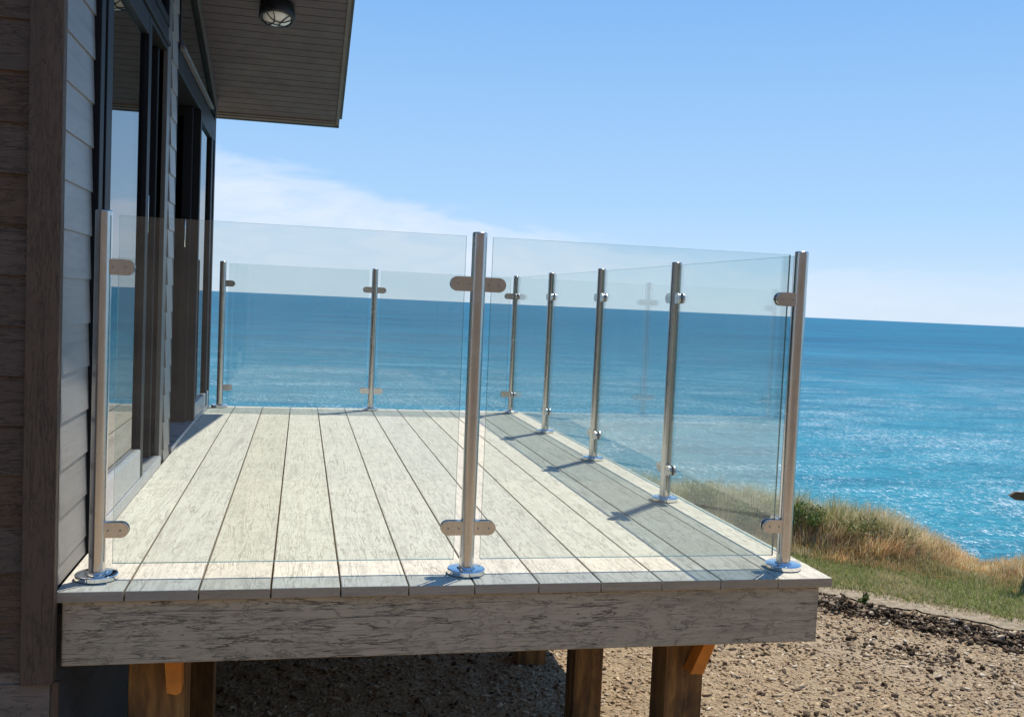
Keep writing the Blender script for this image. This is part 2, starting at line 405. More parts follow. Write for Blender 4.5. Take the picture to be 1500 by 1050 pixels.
# ------------------------------------------------------------ deck
deck = empty('deck', 'raised deck of pale weathered boards with a wide cracked edge beam beside the house', 'deck', (1.2, 2.3, -1.05))
D = 4.62; XR = 2.3607; T = .031
V = []
bm = bmesh.new(); lay = bm.verts.layers.float_color.new('tint')
edges = [-.012]+[.1704+.2*k for k in range(11)]+[XR]
for k in range(12):
    x0, x1 = edges[k]+.0022, edges[k+1]-.0022
    if k == 11: x1 = XR
    before = set(bm.verts)
    r = bmesh.ops.create_cube(bm, size=1)
    jz = random.uniform(-.0008, .0008); jy = random.uniform(-.002, .002)
    for v in r['verts']:
        v.co = Vector(((x0+x1)/2+v.co.x*(x1-x0), (jy+D)/2+v.co.y*(D-jy), -T/2+jz+v.co.z*T))
    es = list({e for v in r['verts'] for e in v.link_edges})
    bmesh.ops.bevel(bm, geom=es, offset=.0035, segments=2, affect='EDGES', profile=.5)
    t = (random.random(), random.random(), random.random(), 1)
    for v in set(bm.verts)-before: v[lay] = t
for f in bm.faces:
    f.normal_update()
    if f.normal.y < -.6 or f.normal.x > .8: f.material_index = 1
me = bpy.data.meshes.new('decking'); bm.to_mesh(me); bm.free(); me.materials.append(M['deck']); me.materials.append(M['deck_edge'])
o = bpy.data.objects.new('decking', me); link(o, deck); o.matrix_parent_inverse = Matrix.Translation(-deck.location)
MB().box(.006, 2.3227, .012, .055, -.2158, -T-.001, .004).build('front_beam', M['beam'], deck)
MB().box(2.2797, 2.3217, .057, D-.06, -.2158, -T-.001, .003).build('side_beam', M['beam_y'], deck)
MB().box(.006, 2.3227, D-.058, D-.015, -.2158, -T-.001, .003).build('rear_beam', M['beam'], deck)
for y in (.55, 1.05, 1.62, 2.12, 2.62, 3.12, 3.62, 4.12):
    MB().box(.01, 2.275, y-.022, y+.022, -.18, -T-.002, 0).build('joist', M['timber'], deck)
def post(x0, x1, y0, y1, ztop=-.182):
    p = MB().box(x0, x1, y0, y1, -1.14, ztop, .004).build('support_post', M['timber'], deck); return p
post(.155, .320, .20, .36)
post(1.932, 2.074, .33, .472)
post(1.858, 1.990, 1.20, 1.33)
post(.205, .325, 1.25, 1.38)
post(1.80, 1.955, 2.05, 2.20)
post(.2, .33, 3.0, 3.13); post(1.7, 1.83, 3.6, 3.73); post(2.1, 2.23, 3.6, 3.73)
# orange braces, cut on the slant
MB().prism([(.263, -.21), (.315, -.21), (.316, -.350), (.302, -.358), (.275, -.350)], 'y', .13, .196).build('orange_brace', M['lamp_bracket'], deck)
MB().prism([(2.080, -.22), (2.116, -.22), (2.044, -.412), (1.996, -.410)], 'y', .262, .326).build('orange_brace', M['lamp_bracket'], deck)
# galvanised bolts on the front left post
MB().lathe([(.006, 0), (.006, .01)], 0, 0, 10, Matrix.Translation((.148, .19, -.262)) @ Matrix.Rotation(math.pi/2, 4, 'X')).build('bolt', M['polished'], deck)
MB().lathe([(.006, 0), (.006, .01)], 0, 0, 10, Matrix.Translation((.326, .19, -.262)) @ Matrix.Rotation(math.pi/2, 4, 'X')).build('bolt', M['polished'], deck)

# ------------------------------------------------------------ glass balustrade
bal = empty('glass_balustrade', 'clear glass balustrade with round stainless steel posts standing on three edges of the deck', 'balustrade', (1.16, 2.3, 0))
PH = 1.0654; YP = .125; YB = 4.54; X1, X2, X3 = .0741, 1.1623, 2.2485
def clamp(px, py, z, ang, parent):
    L0, L1, hh, th = .012, .087, .0225, .014
    pts = [(L0, -hh), (L1-hh, -hh)]
    for k in range(1, 12): a = -math.pi/2+math.pi*k/12; pts.append((L1-hh+hh*math.cos(a), hh*math.sin(a)))
    pts += [(L1-hh, hh), (L0, hh)]
    b = MB()
    for (a0, a1) in ((-th, -.0065), (.0065, th)): b.prism(pts, 'y', a0, a1)
    b.prism([(L0, -hh), (.036, -hh), (.036, hh), (L0, hh)], 'y', -.006, .006)
    es = [e for e in b.bm.edges if abs(abs((e.verts[0].co.y+e.verts[1].co.y)/2)-th) < 1e-5]
    bmesh.ops.bevel(b.bm, geom=es, offset=.0025, segments=2, affect='EDGES')
    for sx in (.030, .064):                         # socket screws, both sides
        for sg in (-1, 1):
            b.lathe([(.0030, 0), (.0030, .0009), (.0015, .0010), (.0014, .0003)], 0, 0, 12, Matrix.Translation((sx, sg*(th-.0002), 0)) @ Matrix.Rotation(-sg*math.pi/2, 4, 'X'), mi=1)
    b.bm.transform(Matrix.Translation((px, py, z)) @ Matrix.Rotation(ang, 4, 'Z'))
    return b.build('clamp', [M['steel'], M['screw']], parent)
def rail_post(x, y, dirs):
    r = .0232
    prof = [(r, .014), (r, .0145), (r, PH-.0045), (r, PH-.004), (r-.002, PH-.001), (r-.006, PH)]
    p = MB().lathe(prof, x, y, 48).build('post', M['steel'], bal)
    MB().lathe([(.058, .0015), (.060, .003), (.060, .0034), (.060, .0146), (.060, .015), (.0575, .0173), (.057, .0175), (.031, .0178), (.0305, .0178), (.029, .0215), (.0285, .022), (.0225, .0225)], x, y, 56).build('base_flange', M['polished'], p)
    for a in dirs:
        for z in (.145, .905): clamp(x, y, z, a, p)
    return p
E_, N_, W_, S_ = 0, math.pi/2, math.pi, -math.pi/2
rail_post(X1, YP, (E_,)); rail_post(X2, YP, (E_, W_)); rail_post(X3, YP, (W_, N_))
ys = [YP+(YB-YP)/4*k for k in range(5)]
for y in ys[1:4]: rail_post(X3, y, (N_, S_))
rail_post(X3, YB, (W_, S_)); rail_post(X2, YB, (E_, W_)); rail_post(X1-.01, YB, (E_,))
def panel(x0, x1, y0, y1):
    b = MB().box(x0, x1, y0, y1, .045, 1.052)
    thin = 'y' if (y1-y0) < (x1-x0) else 'x'
    for f in b.bm.faces:
        f.normal_update()
        if abs(getattr(f.normal, thin)) < .5: f.material_index = 1
    return b.build('glass_panel', [M['glass'], M['edge']], bal)
gp = .042; th = .005
panel(X1+gp, X2-gp, YP-th, YP+th); panel(X2+gp, X3-gp, YP-th, YP+th)
for k in range(4): panel(X3-th, X3+th, ys[k]+gp, ys[k+1]-gp)
panel(X1-.01+gp, X2-gp, YB-th, YB+th); panel(X2+gp, X3-gp, YB-th, YB+th)

# ------------------------------------------------------------ house
house = empty('house', 'brown clad seaside house with dark framed glass doors and a sloping roof over the deck', 'house', (-1.5, 2.3, -1.05))
XW = -.02                                             # face of the deck-side wall
def roofz(y): return 2.147+.27*(4.83-y)
def planks(name, boards, m, parent=None):
    """boards: lists of 8 corner points; each gets its own tint"""
    bm = bmesh.new(); lay = bm.verts.layers.float_color.new('tint')
    for P in boards:
        t = (random.random(), random.random(), random.random(), 1)
        vs = [bm.verts.new(p) for p in P]
        for v in vs: v[lay] = t
        for q in ((0, 1, 2, 3), (7, 6, 5, 4), (0, 4, 5, 1), (1, 5, 6, 2), (2, 6, 7, 3), (3, 7, 4, 0)): bm.faces.new([vs[i] for i in q])
    bmesh.ops.recalc_face_normals(bm, faces=bm.faces)
    me = bpy.data.meshes.new(name); bm.to_mesh(me); bm.free(); me.materials.append(m)
    o = bpy.data.objects.new(name, me); link(o, parent)
    if parent is house: o.matrix_parent_inverse = Matrix.Translation(-house.location)
    return o
PZ = .1351; Z0 = .327
def lap_x(y0, y1, z0, z1, xf, lap=.012):              # boards on the deck-side wall, lower edge proud
    out = []; k0 = math.ceil((z0-Z0)/PZ-1); z = Z0+k0*PZ
    while z < z1:
        a, b = max(z, z0), min(z+PZ+.01, z1)
        if b-a > .004:
            xa = xf; xb = xf-lap
            out.append([(xa, y0, a), (xa, y1, a), (xf-.03, y1, a), (xf-.03, y0, a), (xb, y0, b), (xb, y1, b), (xf-.03, y1, b), (xf-.03, y0, b)])
        z += PZ
    return out
def lap_y(x0, x1, z0, z1, yf, lap=.008):
    out = []; k0 = math.ceil((z0-Z0)/PZ-1); z = Z0+k0*PZ
    while z < z1:
        a, b = max(z, z0), min(z+PZ+.01, z1)
        if b-a > .004: out.append([(x0, yf, a), (x1, yf, a), (x1, yf+.03, a), (x0, yf+.03, a), (x0, yf+lap, b), (x1, yf+lap, b), (x1, yf+.03, b), (x0, yf+.03, b)])
        z += PZ
    return out
planks('front_wall', lap_y(-3.2, -.0885, -.219, 3.3, -.014), M['facade'], house)
MB().box(-.0895, -.0055, -.030, .012, -.250, 3.35, .003).build('corner_board', M['facade_z'], house)
MB().box(-3.2, -.0165, -.012, .02, -1.15, -.2515, .002).build('plinth', M['plinth'], house)
MB().box(-3.2, -.0885, -.008, .02, -.252, -.2195, 0).build('plinth_cap', M['plinth'], house)
MB().box(-.0160, .0045, -.008, .010, -1.15, -.2515, .001).build('corner_post', M['facade_z'], house)
planks('side_wall', lap_x(.013, .415, .002, roofz(.415)-.012, XW+.006, .006), M['siding'], house)
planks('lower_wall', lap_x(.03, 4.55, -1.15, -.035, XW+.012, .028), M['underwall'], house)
# pier between the two openings and end board
planks('pier', lap_x(2.16, 2.36, .002, 2.78, XW+.010, .008), M['siding'], house)
MB().box(XW-.02, XW+.002, 2.045, 2.158, .002, roofz(2.16)-.03, .003).build('pier_trim', M['frame_face'], house)
MB().box(XW-.06, XW+.002, 2.362, 2.43, .002, roofz(2.43)-.03, .003).build('pier_trim', M['frame'], house)
MB().box(XW-.10, XW+.004, 4.50, 4.60, -1.1, roofz(4.6)-.02, .003).build('corner_board', M['frame'], house)
# jamb at the near side of the first opening
MB().box(XW-.06, XW+.022, .417, .475, .002, roofz(.5)-.03, .003).box(XW-.06, XW+.012, .477, .535, .002, roofz(.53)-.03, .003).box(XW-.06, XW+.018, .537, .60, .002, roofz(.6)-.03, .003).build('door_jamb', M['frame'], house)
# glazed leaves: frame with pane and handle
def leaf(y0, y1, z0, z1, x, st=.06, rail=.10, m=None, handle=None, label=None, name='door'):
    b = MB()
    d = .022
    b.box(x-d, x+d, y0, y0+st, z0, z1, .003); b.box(x-d, x+d, y1-st, y1, z0, z1, .003)
    b.box(x-d+.001, x+d-.001, y0+st+.0005, y1-st-.0005, z1-st, z1-.001, .003)
    fr = b.build(name, m or M['frame'], house)
    MB().box(x-d, x+d+.002, y0+st+.0005, y1-st-.0005, z0+.001, z0+rail, .006).build('bottom_rail', M['sill'] if rail > .08 else M['frame_face'], fr)  # pale grey paints the sun's sheen onto the dark frame's bottom rail
    MB().box(x-.004, x+.004, y0+st-.01, y1-st+.01, z0+rail-.01, z1-st+.01).build('pane', M['pane'], fr)
    if handle:
        hy = handle
        MB().tube([(x+.022, hy, 1.13), (x+.052, hy, 1.14), (x+.055, hy, 1.18), (x+.055, hy, 1.25), (x+.052, hy, 1.29), (x+.022, hy, 1.30)], .007, 10).build('handle', M['steel'], fr)
    if label: fr['label'] = label
    return fr
leaf(.60, 1.50, .05, 1.955, XW-.012, .075, .125, label='closed glass door leaf mirroring sky and sea')
def open_leaf(y, z0, x0, x1):                           # leaf folded back into the room, seen edge on
    b = MB(); b.box(x1-.055, x1, y-.02, y+.02, z0, 1.955, .003); b.box(x0, x0+.055, y-.02, y+.02, z0, 1.955, .003)
    b.box(x0+.0555, x1-.0555, y-.019, y+.019, z0, z0+.08, .003); b.box(x0+.0555, x1-.0555, y-.019, y+.019, 1.90, 1.955, .003)
    fr = b.build('door', M['frame'], house)
    MB().box(x0+.05, x1-.05, y-.004, y+.004, z0+.07, 1.91).build('pane', M['pane'], fr)
    hx = x1-.028
    MB().tube([(hx, y-.018, 1.10), (hx, y-.045, 1.11), (hx, y-.048, 1.16), (hx, y-.048, 1.22), (hx, y-.045, 1.27), (hx, y-.018, 1.28)], .006, 8).build('handle', M['steel'], fr)
open_leaf(1.98, .05, -.62, XW-.03); open_leaf(3.44, .03, -.72, XW-.03)
open_leaf(2.50, .03, -.62, XW-.03)
leaf(3.50, 4.30, .03, 1.955, XW-.012, .06, .10)
leaf(4.30, 4.50, .03, 1.955, XW-.012, .045, .10, name='window')
# thresholds and heads
MB().box(XW-.14, XW+.014, .60, 2.03, .001, .049, .004).build('door_sill', M['sill'], house)
MB().box(XW-.14, XW+.014, 2.43, 4.50, .001, .029, .004).build('door_sill', M['sill'], house)
MB().box(XW-.12, XW+.004, .60, 2.03, 1.957, 2.065, .003).box(XW-.11, XW+.016, .61, 2.02, 1.975, 1.995, .003).build('door_head', M['frame'], house)
MB().box(XW-.12, XW+.004, 2.43, 4.50, 1.957, 2.065, .003).build('door_head', M['frame'], house)
MB().box(XW+.004, XW+.030, 2.44, 4.10, 2.067, 2.088, .003).build('drip_strip', M['fascia'], house)
# transom windows under the slope
def transom(y0, y1, z0):
    t = .04; x = XW-.012
    zt0, zt1 = roofz(y0)-.09, roofz(y1)-.09
    b = MB()
    b.prism([(y0, z0), (y0+t, z0), (y0+t, zt0-.27*t), (y0, zt0)], 'x', x-.02, x+.02)
    b.prism([(y1-t, z0), (y1, z0), (y1, zt1), (y1-t, zt1+.27*t)], 'x', x-.02, x+.02)
    b.prism([(y0+t+.001, z0), (y1-t-.001, z0), (y1-t-.001, z0+t), (y0+t+.001, z0+t)], 'x', x-.019, x+.019)
    b.prism([(y0+t+.001, zt0-.27*t-t), (y1-t-.001, zt1+.27*t-t), (y1-t-.001, zt1+.27*t), (y0+t+.001, zt0-.27*t)], 'x', x-.019, x+.019)
    fr = b.build('window', M['frame'], house)
    MB().prism([(y0+t-.01, z0+t-.01), (y1-t+.01, z0+t-.01), (y1-t+.01, zt1+.27*t-t+.01), (y0+t-.01, zt0-.27*t-t+.01)], 'x', x-.004, x+.004).build('pane', M['pane'], fr)
transom(.60, 2.03, 2.067); transom(2.43, 4.50, 2.09)
# sloping trim where wall meets soffit
MB().prism([(.013, roofz(.013)-.088), (4.6, roofz(4.6)-.088), (4.6, roofz(4.6)-.002), (.013, roofz(.013)-.002)], 'x', XW-.05, XW+.012).build('wall_trim', M['fascia'], house)
# room behind the doors
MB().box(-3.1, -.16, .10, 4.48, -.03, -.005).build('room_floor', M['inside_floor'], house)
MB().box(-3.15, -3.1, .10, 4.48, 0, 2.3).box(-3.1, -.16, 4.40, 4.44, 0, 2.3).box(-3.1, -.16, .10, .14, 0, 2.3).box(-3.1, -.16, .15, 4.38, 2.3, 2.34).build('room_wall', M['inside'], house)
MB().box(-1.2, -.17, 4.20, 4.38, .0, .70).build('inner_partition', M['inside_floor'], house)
# rear and far walls (closed body of the house)
MB().box(-3.25, -3.2, 0, 4.6, -1.15, 2.2).box(-3.2, -.125, 4.50, 4.58, -1.15, 2.2).build('rear_wall', M['siding'], house)
# roof: sheet, soffit boards, fascias
XE = .868
def sl_quad(y0, y1, x0, x1, dz0, dz1):
    """slab following the roof slope"""
    return [(x0, y0, roofz(y0)+dz0), (x1, y0, roofz(y0)+dz0), (x1, y1, roofz(y1)+dz0), (x0, y1, roofz(y1)+dz0),
            (x0, y0, roofz(y0)+dz1), (x1, y0, roofz(y0)+dz1), (x1, y1, roofz(y1)+dz1), (x0, y1, roofz(y1)+dz1)]
roof = planks('roof', [sl_quad(-.55, 4.85, -3.6, XE+.02, .062, .10)], M['roof'], house)
bd = []
y = 4.765; pitch_b = .083
while y > -.5:
    bd.append(sl_quad(y-pitch_b+.006, y, -.03, XE-.028, .008, .03))
    bd.append(sl_quad(y-pitch_b, y-pitch_b+.006, -.03, XE-.028, .014, .03))
    y -= pitch_b
sf = planks('soffit', bd, M['soffit'], roof)
sf.matrix_parent_inverse = roof.matrix_parent_inverse.inverted() if False else Matrix.Identity(4)
fa = planks('fascia', [sl_quad(-.55, 4.83, XE-.026, XE-.002, 0, .09)], M['fascia'], roof)
fb = planks('fascia', [sl_quad(4.77, 4.795, -3.6, XE-.028, .002, .06), sl_quad(4.797, 4.83, -3.6, XE-.028, -.004, .06)], M['fascia'], roof)
gt = planks('gutter', [sl_quad(4.832, 4.852, -3.6, XE-.002, -.006, .06)], M['black'], roof)

# bulkhead lamp on the soffit
slope = math.atan(.27)
lp = (.432, 3.285); lz = roofz(lp[1])+.008
lamp = empty('ceiling_lamp', 'round black bulkhead lamp with white caged glass under the roof overhang', 'lamp', (lp[0], lp[1], lz))
ML = Matrix.Translation((lp[0], lp[1], lz)) @ Matrix.Rotation(-slope, 4, 'X')
MB().lathe([(.098, 0), (.104, -.02), (.106, -.085), (.100, -.092), (.088, -.092), (.086, -.075)], 0, 0, 48, ML).build('lamp_housing', M['black'], lamp)
MB().lathe([(.086, -.076), (.084, -.088), (.070, -.101), (.045, -.110), (.015, -.114)], 0, 0, 40, ML).build('diffuser', M['diffuser'], lamp)
b = MB()
def cage(p, q, bow):
    pts = []
    for k in range(13):
        t = k/12; x = p[0]+(q[0]-p[0])*t; y = p[1]+(q[1]-p[1])*t
        nx, ny = -(q[1]-p[1]), q[0]-p[0]; L = math.hypot(nx, ny); s = bow*4*t*(1-t)
        x += nx/L*s; y += ny/L*s; r = math.hypot(x, y)
        pts.append(ML @ Vector((x, y, -.094-.024*max(0, 1-(r/.092)**2)-.002)))
    b.tube(pts, .0032, 6)
for a in (20, 110, 200, 290):
    a = math.radians(a); d = .62
    e_ = math.radians(58)
    cage((.09*math.cos(a-e_), .09*math.sin(a-e_)), (.09*math.cos(a+e_), .09*math.sin(a+e_)), .030)
b.build('guard', M['black'], lamp)

# ------------------------------------------------------------ ground
NX, NY = .66, .75                                     # unit-ish vector pointing out to sea
nl = math.hypot(NX, NY)
def ST(x, y): return NX*x+NY*y, NY*x-NX*y
def XY(s, t): d = NX*NX+NY*NY; return (NX*s+NY*t)/d, (NY*s-NX*t)/d
def sstep(a, b, x):
    x = np.clip((x-a)/(b-a), 0, 1); return x*x*(3-2*x)
def vnoise(x, y, sc_, seed=0, oct=3):
    """cheap vectorised value noise"""
    out = 0; amp = 1; tot = 0
    for k in range(oct):
        X = x*sc_+seed*17.3+k*5.1; Y = y*sc_+seed*9.7+k*3.3
        xi = np.floor(X).astype(np.int64); yi = np.floor(Y).astype(np.int64); fx = X-xi; fy = Y-yi
        fx = fx*fx*(3-2*fx); fy = fy*fy*(3-2*fy)
        def h(a, b):
            v = (a*374761393+b*668265263+seed*1442695) & 0xffffffff
            v = ((v ^ (v >> 13))*1274126177) & 0xffffffff
            return ((v ^ (v >> 16)) & 0xffff)/65535.
        out = out+amp*((h(xi, yi)*(1-fx)+h(xi+1, yi)*fx)*(1-fy)+(h(xi, yi+1)*(1-fx)+h(xi+1, yi+1)*fx)*fy)
        tot += amp; amp *= .5; sc_ *= 2.1
    return out/tot
def mound(t): return np.interp(t, [-4, -1, 1.35, 1.6, 1.95, 2.3, 3.5, 6], [.16, .16, .15, .08, -.02, .04, .06, .1])
def H(x, y, fine=True):
    x = np.asarray(x, float); y = np.asarray(y, float); s, t = ST(x, y)
    z = np.full(x.shape, -1.05)
    z = z+.05*(vnoise(x, y, .6, 3)-.5)*sstep(-6, -1, y+0*x)
    z = z+mound(t)*sstep(5.95, 6.45, s)*(1-sstep(6.6, 7.2, s))
    z = z-23*sstep(6.75, 13, s)                      # cliff
    z = z+10.5*sstep(9, 30, -y)+1.2*(vnoise(x, y, .25, 5)-.5)*sstep(9, 20, -y)   # unseen bank added behind the viewer for brown reflections
    if fine: z = z+.022*(vnoise(x, y, 9, 1, 3)-.5)+.014*(vnoise(x, y, 42, 2, 2)-.5)
    return z
def grid(xs, ys, hf):
    Xg, Yg = np.meshgrid(xs, ys); Z = hf(Xg, Yg)
    V = np.stack([Xg.ravel(), Yg.ravel(), Z.ravel()], 1)
    i = np.arange((len(xs)*len(ys))).reshape(len(ys), len(xs))
    F = np.stack([i[:-1, :-1].ravel(), i[:-1, 1:].ravel(), i[1:, 1:].ravel(), i[1:, :-1].ravel()], 1)
    return V, F
def axis(lo, a, b, hi, fine, coarse):
    return np.unique(np.concatenate([np.arange(lo, a, coarse), np.arange(a, b, fine), np.arange(b, hi+coarse, coarse)]))
xs = np.concatenate([np.arange(-60, -3, 1.5), np.arange(-3, .2, .2), np.arange(.2, 6.6, .02), np.arange(6.6, 9, .1), np.arange(9, 80, 1.)])
ys_ = np.concatenate([np.arange(-40, -4, 1.), np.arange(-4, 0, .2), np.arange(0, 5.4, .02), np.arange(5.4, 12, .15), np.arange(12, 60, 1.5)])
V, F = grid(xs, ys_, H)
gnd = npmesh('ground', V, F, M['soil'], smooth=True)
me = gnd.data; me.materials.append(M['bank']); me.materials.append(M['cliff'])
cen = V[F].mean(1); s_, t_ = ST(cen[:, 0], cen[:, 1])
mi = np.zeros(len(F), np.int32); mi[cen[:, 1] < -7] = 1; mi[s_ > 7.0] = 2
me.polygons.foreach_set('material_index', mi); tag(gnd, 'tan mulch and dry earth ground', kind='structure')
def strip(name, s0, s1, t0, t1, m, lift, ds=.03, dt=.04, wob=.0):
    S = np.arange(s0, s1+ds*.5, ds); Tt = np.arange(t0, t1, dt); Sg, Tg = np.meshgrid(S, Tt)
    e0 = (Sg-s0)/(s1-s0)
    Sg = Sg+wob*(vnoise(Tg, Tg*0+3, 1.5, 8)-.5)*(1-e0)+wob*(vnoise(Tg, Tg*0+9, 2.5, 11)-.5)*e0
    d = NX*NX+NY*NY; X = (NX*Sg+NY*Tg)/d; Y = (NY*Sg-NX*Tg)/d
    Z = H(X, Y)+lift
    V = np.stack([X.ravel(), Y.ravel(), Z.ravel()], 1); i = np.arange(Sg.size).reshape(Sg.shape)
    F = np.stack([i[:-1, :-1].ravel(), i[:-1, 1:].ravel(), i[1:, 1:].ravel(), i[1:, :-1].ravel()], 1)
    return npmesh(name, V, F, m, smooth=True)
tag(strip('path', 5.10, 5.42, -6, 9, M['path'], .010, wob=.12), 'narrow pale trodden cliff path', kind='structure')
tag(strip('lawn', 5.38, 6.95, -6, 9, M['lawn'], .016, wob=.2), 'short green and yellowing lawn beside the path', kind='structure')

# --- loose chips over the soil, one uncountable mass
def scatter_rocks(name, x, y, z, size, aspect, cols, m, jag=.35):
    n_ = len(x)
    base = np.array([(a, b_, c) for c in (-.8, .8) for b_ in (-.8, .8) for a in (-.8, .8)])
    fa_ = np.array([(0, 2, 3, 1), (4, 5, 7, 6), (0, 1, 5, 4), (2, 6, 7, 3), (0, 4, 6, 2), (1, 3, 7, 5)])
    nb = len(base)
    P = base[None]+jag*1.3*(rng.random((n_, nb, 3))-.5)*2
    P = P*np.stack([size*aspect[:, 0], size*aspect[:, 1], size*aspect[:, 2]], 1)[:, None]
    tl = rng.normal(0, .35, n_); c, s = np.cos(tl), np.sin(tl)
    P = np.stack([P[..., 0]*c[:, None]-P[..., 2]*s[:, None], P[..., 1], P[..., 0]*s[:, None]+P[..., 2]*c[:, None]], -1)
    a = rng.random(n_)*6.283; c, s = np.cos(a), np.sin(a)
    P = np.stack([P[..., 0]*c[:, None]-P[..., 1]*s[:, None], P[..., 0]*s[:, None]+P[..., 1]*c[:, None], P[..., 2]], -1)
    P = P+np.stack([x, y, z], 1)[:, None]
    F_ = (fa_[None]+np.arange(n_)[:, None, None]*nb).reshape(-1, 4)
    return npmesh(name, P.reshape(-1, 3), F_, m, tint=np.repeat(cols, nb, 0))
n_ = 120000
x = rng.uniform(.3, 6.3, n_); y = rng.uniform(.0, 5.2, n_); s_, t_ = ST(x, y)
keep = (s_ < 5.12+.25*(rng.random(n_) < .35)) & (rng.random(n_) < .35+.65*vnoise(x, y, 1.6, 21)); x, y = x[keep], y[keep]; n_ = len(x)
size = rng.gamma(2.0, .0020, n_).clip(.0015, .014)
asp = np.stack([rng.uniform(1, 2.2, n_), rng.uniform(.6, 1.1, n_), rng.uniform(.25, .7, n_)], 1)
pal = np.array([(.50, .36, .215), (.64, .50, .33), (.33, .225, .13), (.43, .30, .175), (.68, .57, .41), (.11, .072, .045), (.42, .33, .23)])
cols = 1.12*pal[rng.choice(7, n_, p=[.22, .14, .18, .18, .07, .13, .08])]*rng.uniform(.8, 1.15, (n_, 1))
o = scatter_rocks('wood_chips', x, y, H(x, y)+size*.15, size, asp, cols, M['chip'])
tag(o, 'loose tan wood chips and small stones spread over the ground', kind='stuff')
# --- ridge of dark clods along the path and a few clumps nearer
n1 = 17000
t1 = rng.uniform(-2.5, 4.2, n1); s1 = 4.86+rng.normal(0, .085, n1)+.06*np.sin(t1*2.2)
x1, y1 = XY(s1, t1)
cl = [(4.15, 1.95, .13, 130), (3.9, 2.25, .10, 45), (3.4, 2.2, .05, 12), (3.55, 1.55, .06, 10), (4.5, 1.65, .15, 60), (3.1, 1.2, .05, 9), (3.0, 2.3, .10, 12), (2.7, 2.9, .15, 30), (4.3, 2.6, .4, 30), (4.0, 1.4, .6, 40), (3.0, 1.6, .6, 25)]
cl = [(a, b_, r, int(k*2.2)) for a, b_, r, k in cl]
x2 = np.concatenate([rng.normal(a, r, k) for a, b_, r, k in cl]); y2 = np.concatenate([rng.normal(b_, r*.8, k) for a, b_, r, k in cl])
x = np.concatenate([x1, x2]); y = np.concatenate([y1, y2]); n_ = len(x)
size = rng.gamma(2.4, .0026, n_).clip(.002, .020); size[n1:] *= .9
asp = np.stack([rng.uniform(.9, 1.5, n_), rng.uniform(.7, 1.1, n_), rng.uniform(.6, 1., n_)], 1)
pal = np.array([(.075, .052, .034), (.15, .105, .07), (.28, .205, .135), (.44, .34, .23), (.60, .49, .35)])
cols = pal[rng.choice(5, n_, p=[.34, .30, .2, .11, .05])]*rng.uniform(.8, 1.2, (n_, 1))
rise = np.zeros(n_); rise[:n1] = .045*np.exp(-((s1-4.84)/.11)**2)*rng.random(n1)
o = scatter_rocks('earth_clods', x, y, H(x, y)+size*.3+rise, size, asp, cols, M['clod'], .5)
tag(o, 'ridge of dark crumbly soil clods beside the path', kind='stuff')

# --- grass blades
def blades(name, x, y, z, h, wid, lean, cols, m, segs=3, droop=.35):
    n_ = len(x); a = rng.random(n_)*6.283; la = rng.random(n_)*6.283 if np.isscalar(lean) else lean[1]
    lm = (np.abs(rng.normal(0, lean, n_)) if np.isscalar(lean) else lean[0])
    wx, wy = np.cos(a)*wid, np.sin(a)*wid; dx, dy = np.cos(la)*lm, np.sin(la)*lm
    rows = []
    for k in range(segs+1):
        u = k/segs; w_ = (1-u)**.7
        if k == segs: w_ = .12
        bx = x+dx*h*(u**1.8); by = y+dy*h*(u**1.8); bz = z+h*(u-droop*lm*u*u)
        rows.append(np.stack([np.stack([bx-wx*w_, by-wy*w_, bz], 1), np.stack([bx+wx*w_, by+wy*w_, bz], 1)], 1))
    P = np.stack(rows, 1).reshape(n_, -1, 3); nb = P.shape[1]
    fa_ = np.array([[2*k, 2*k+1, 2*k+3, 2*k+2] for k in range(segs)])
    F_ = (fa_[None]+np.arange(n_)[:, None, None]*nb).reshape(-1, 4)
    u = np.repeat(np.arange(segs+1)/segs, 2)
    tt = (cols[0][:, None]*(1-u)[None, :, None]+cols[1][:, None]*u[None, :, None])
    return npmesh(name, P.reshape(-1, 3), F_, m, tint=tt.reshape(-1, 3))
def pick(pal, p, n_, j=.15): return np.array(pal)[rng.choice(len(pal), n_, p=p)]*rng.uniform(1-j, 1+j, (n_, 1))
# short lawn
n_ = 75000
s1 = rng.uniform(5.16, 6.25, n_); t1 = rng.uniform(-.6, 3.0, n_); x, y = XY(s1, t1)
pt = vnoise(x, y, 2.2, 31); keep = rng.random(n_) < sstep(5.18, 5.50, s1)*(.45+.55*pt); x, y, s1, t1, pt = x[keep], y[keep], s1[keep], t1[keep], pt[keep]; n_ = len(x)
green = pick([(.26, .34, .08), (.34, .41, .11), (.19, .25, .07), (.44, .45, .17)], [.35, .3, .2, .15], n_)
dry = pick([(.66, .57, .29), (.72, .62, .36), (.52, .41, .22)], [.4, .3, .3], n_)
mixd = (rng.random(n_) < .36+.5*sstep(.5, .75, pt)+.25*sstep(5.9, 6.2, s1))[:, None]
cc = np.where(mixd, dry, green)
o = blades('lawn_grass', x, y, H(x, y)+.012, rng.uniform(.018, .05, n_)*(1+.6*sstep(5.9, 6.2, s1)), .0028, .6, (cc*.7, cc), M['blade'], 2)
tag(o, 'short green lawn grass between the path and the tall dry grass', kind='stuff')
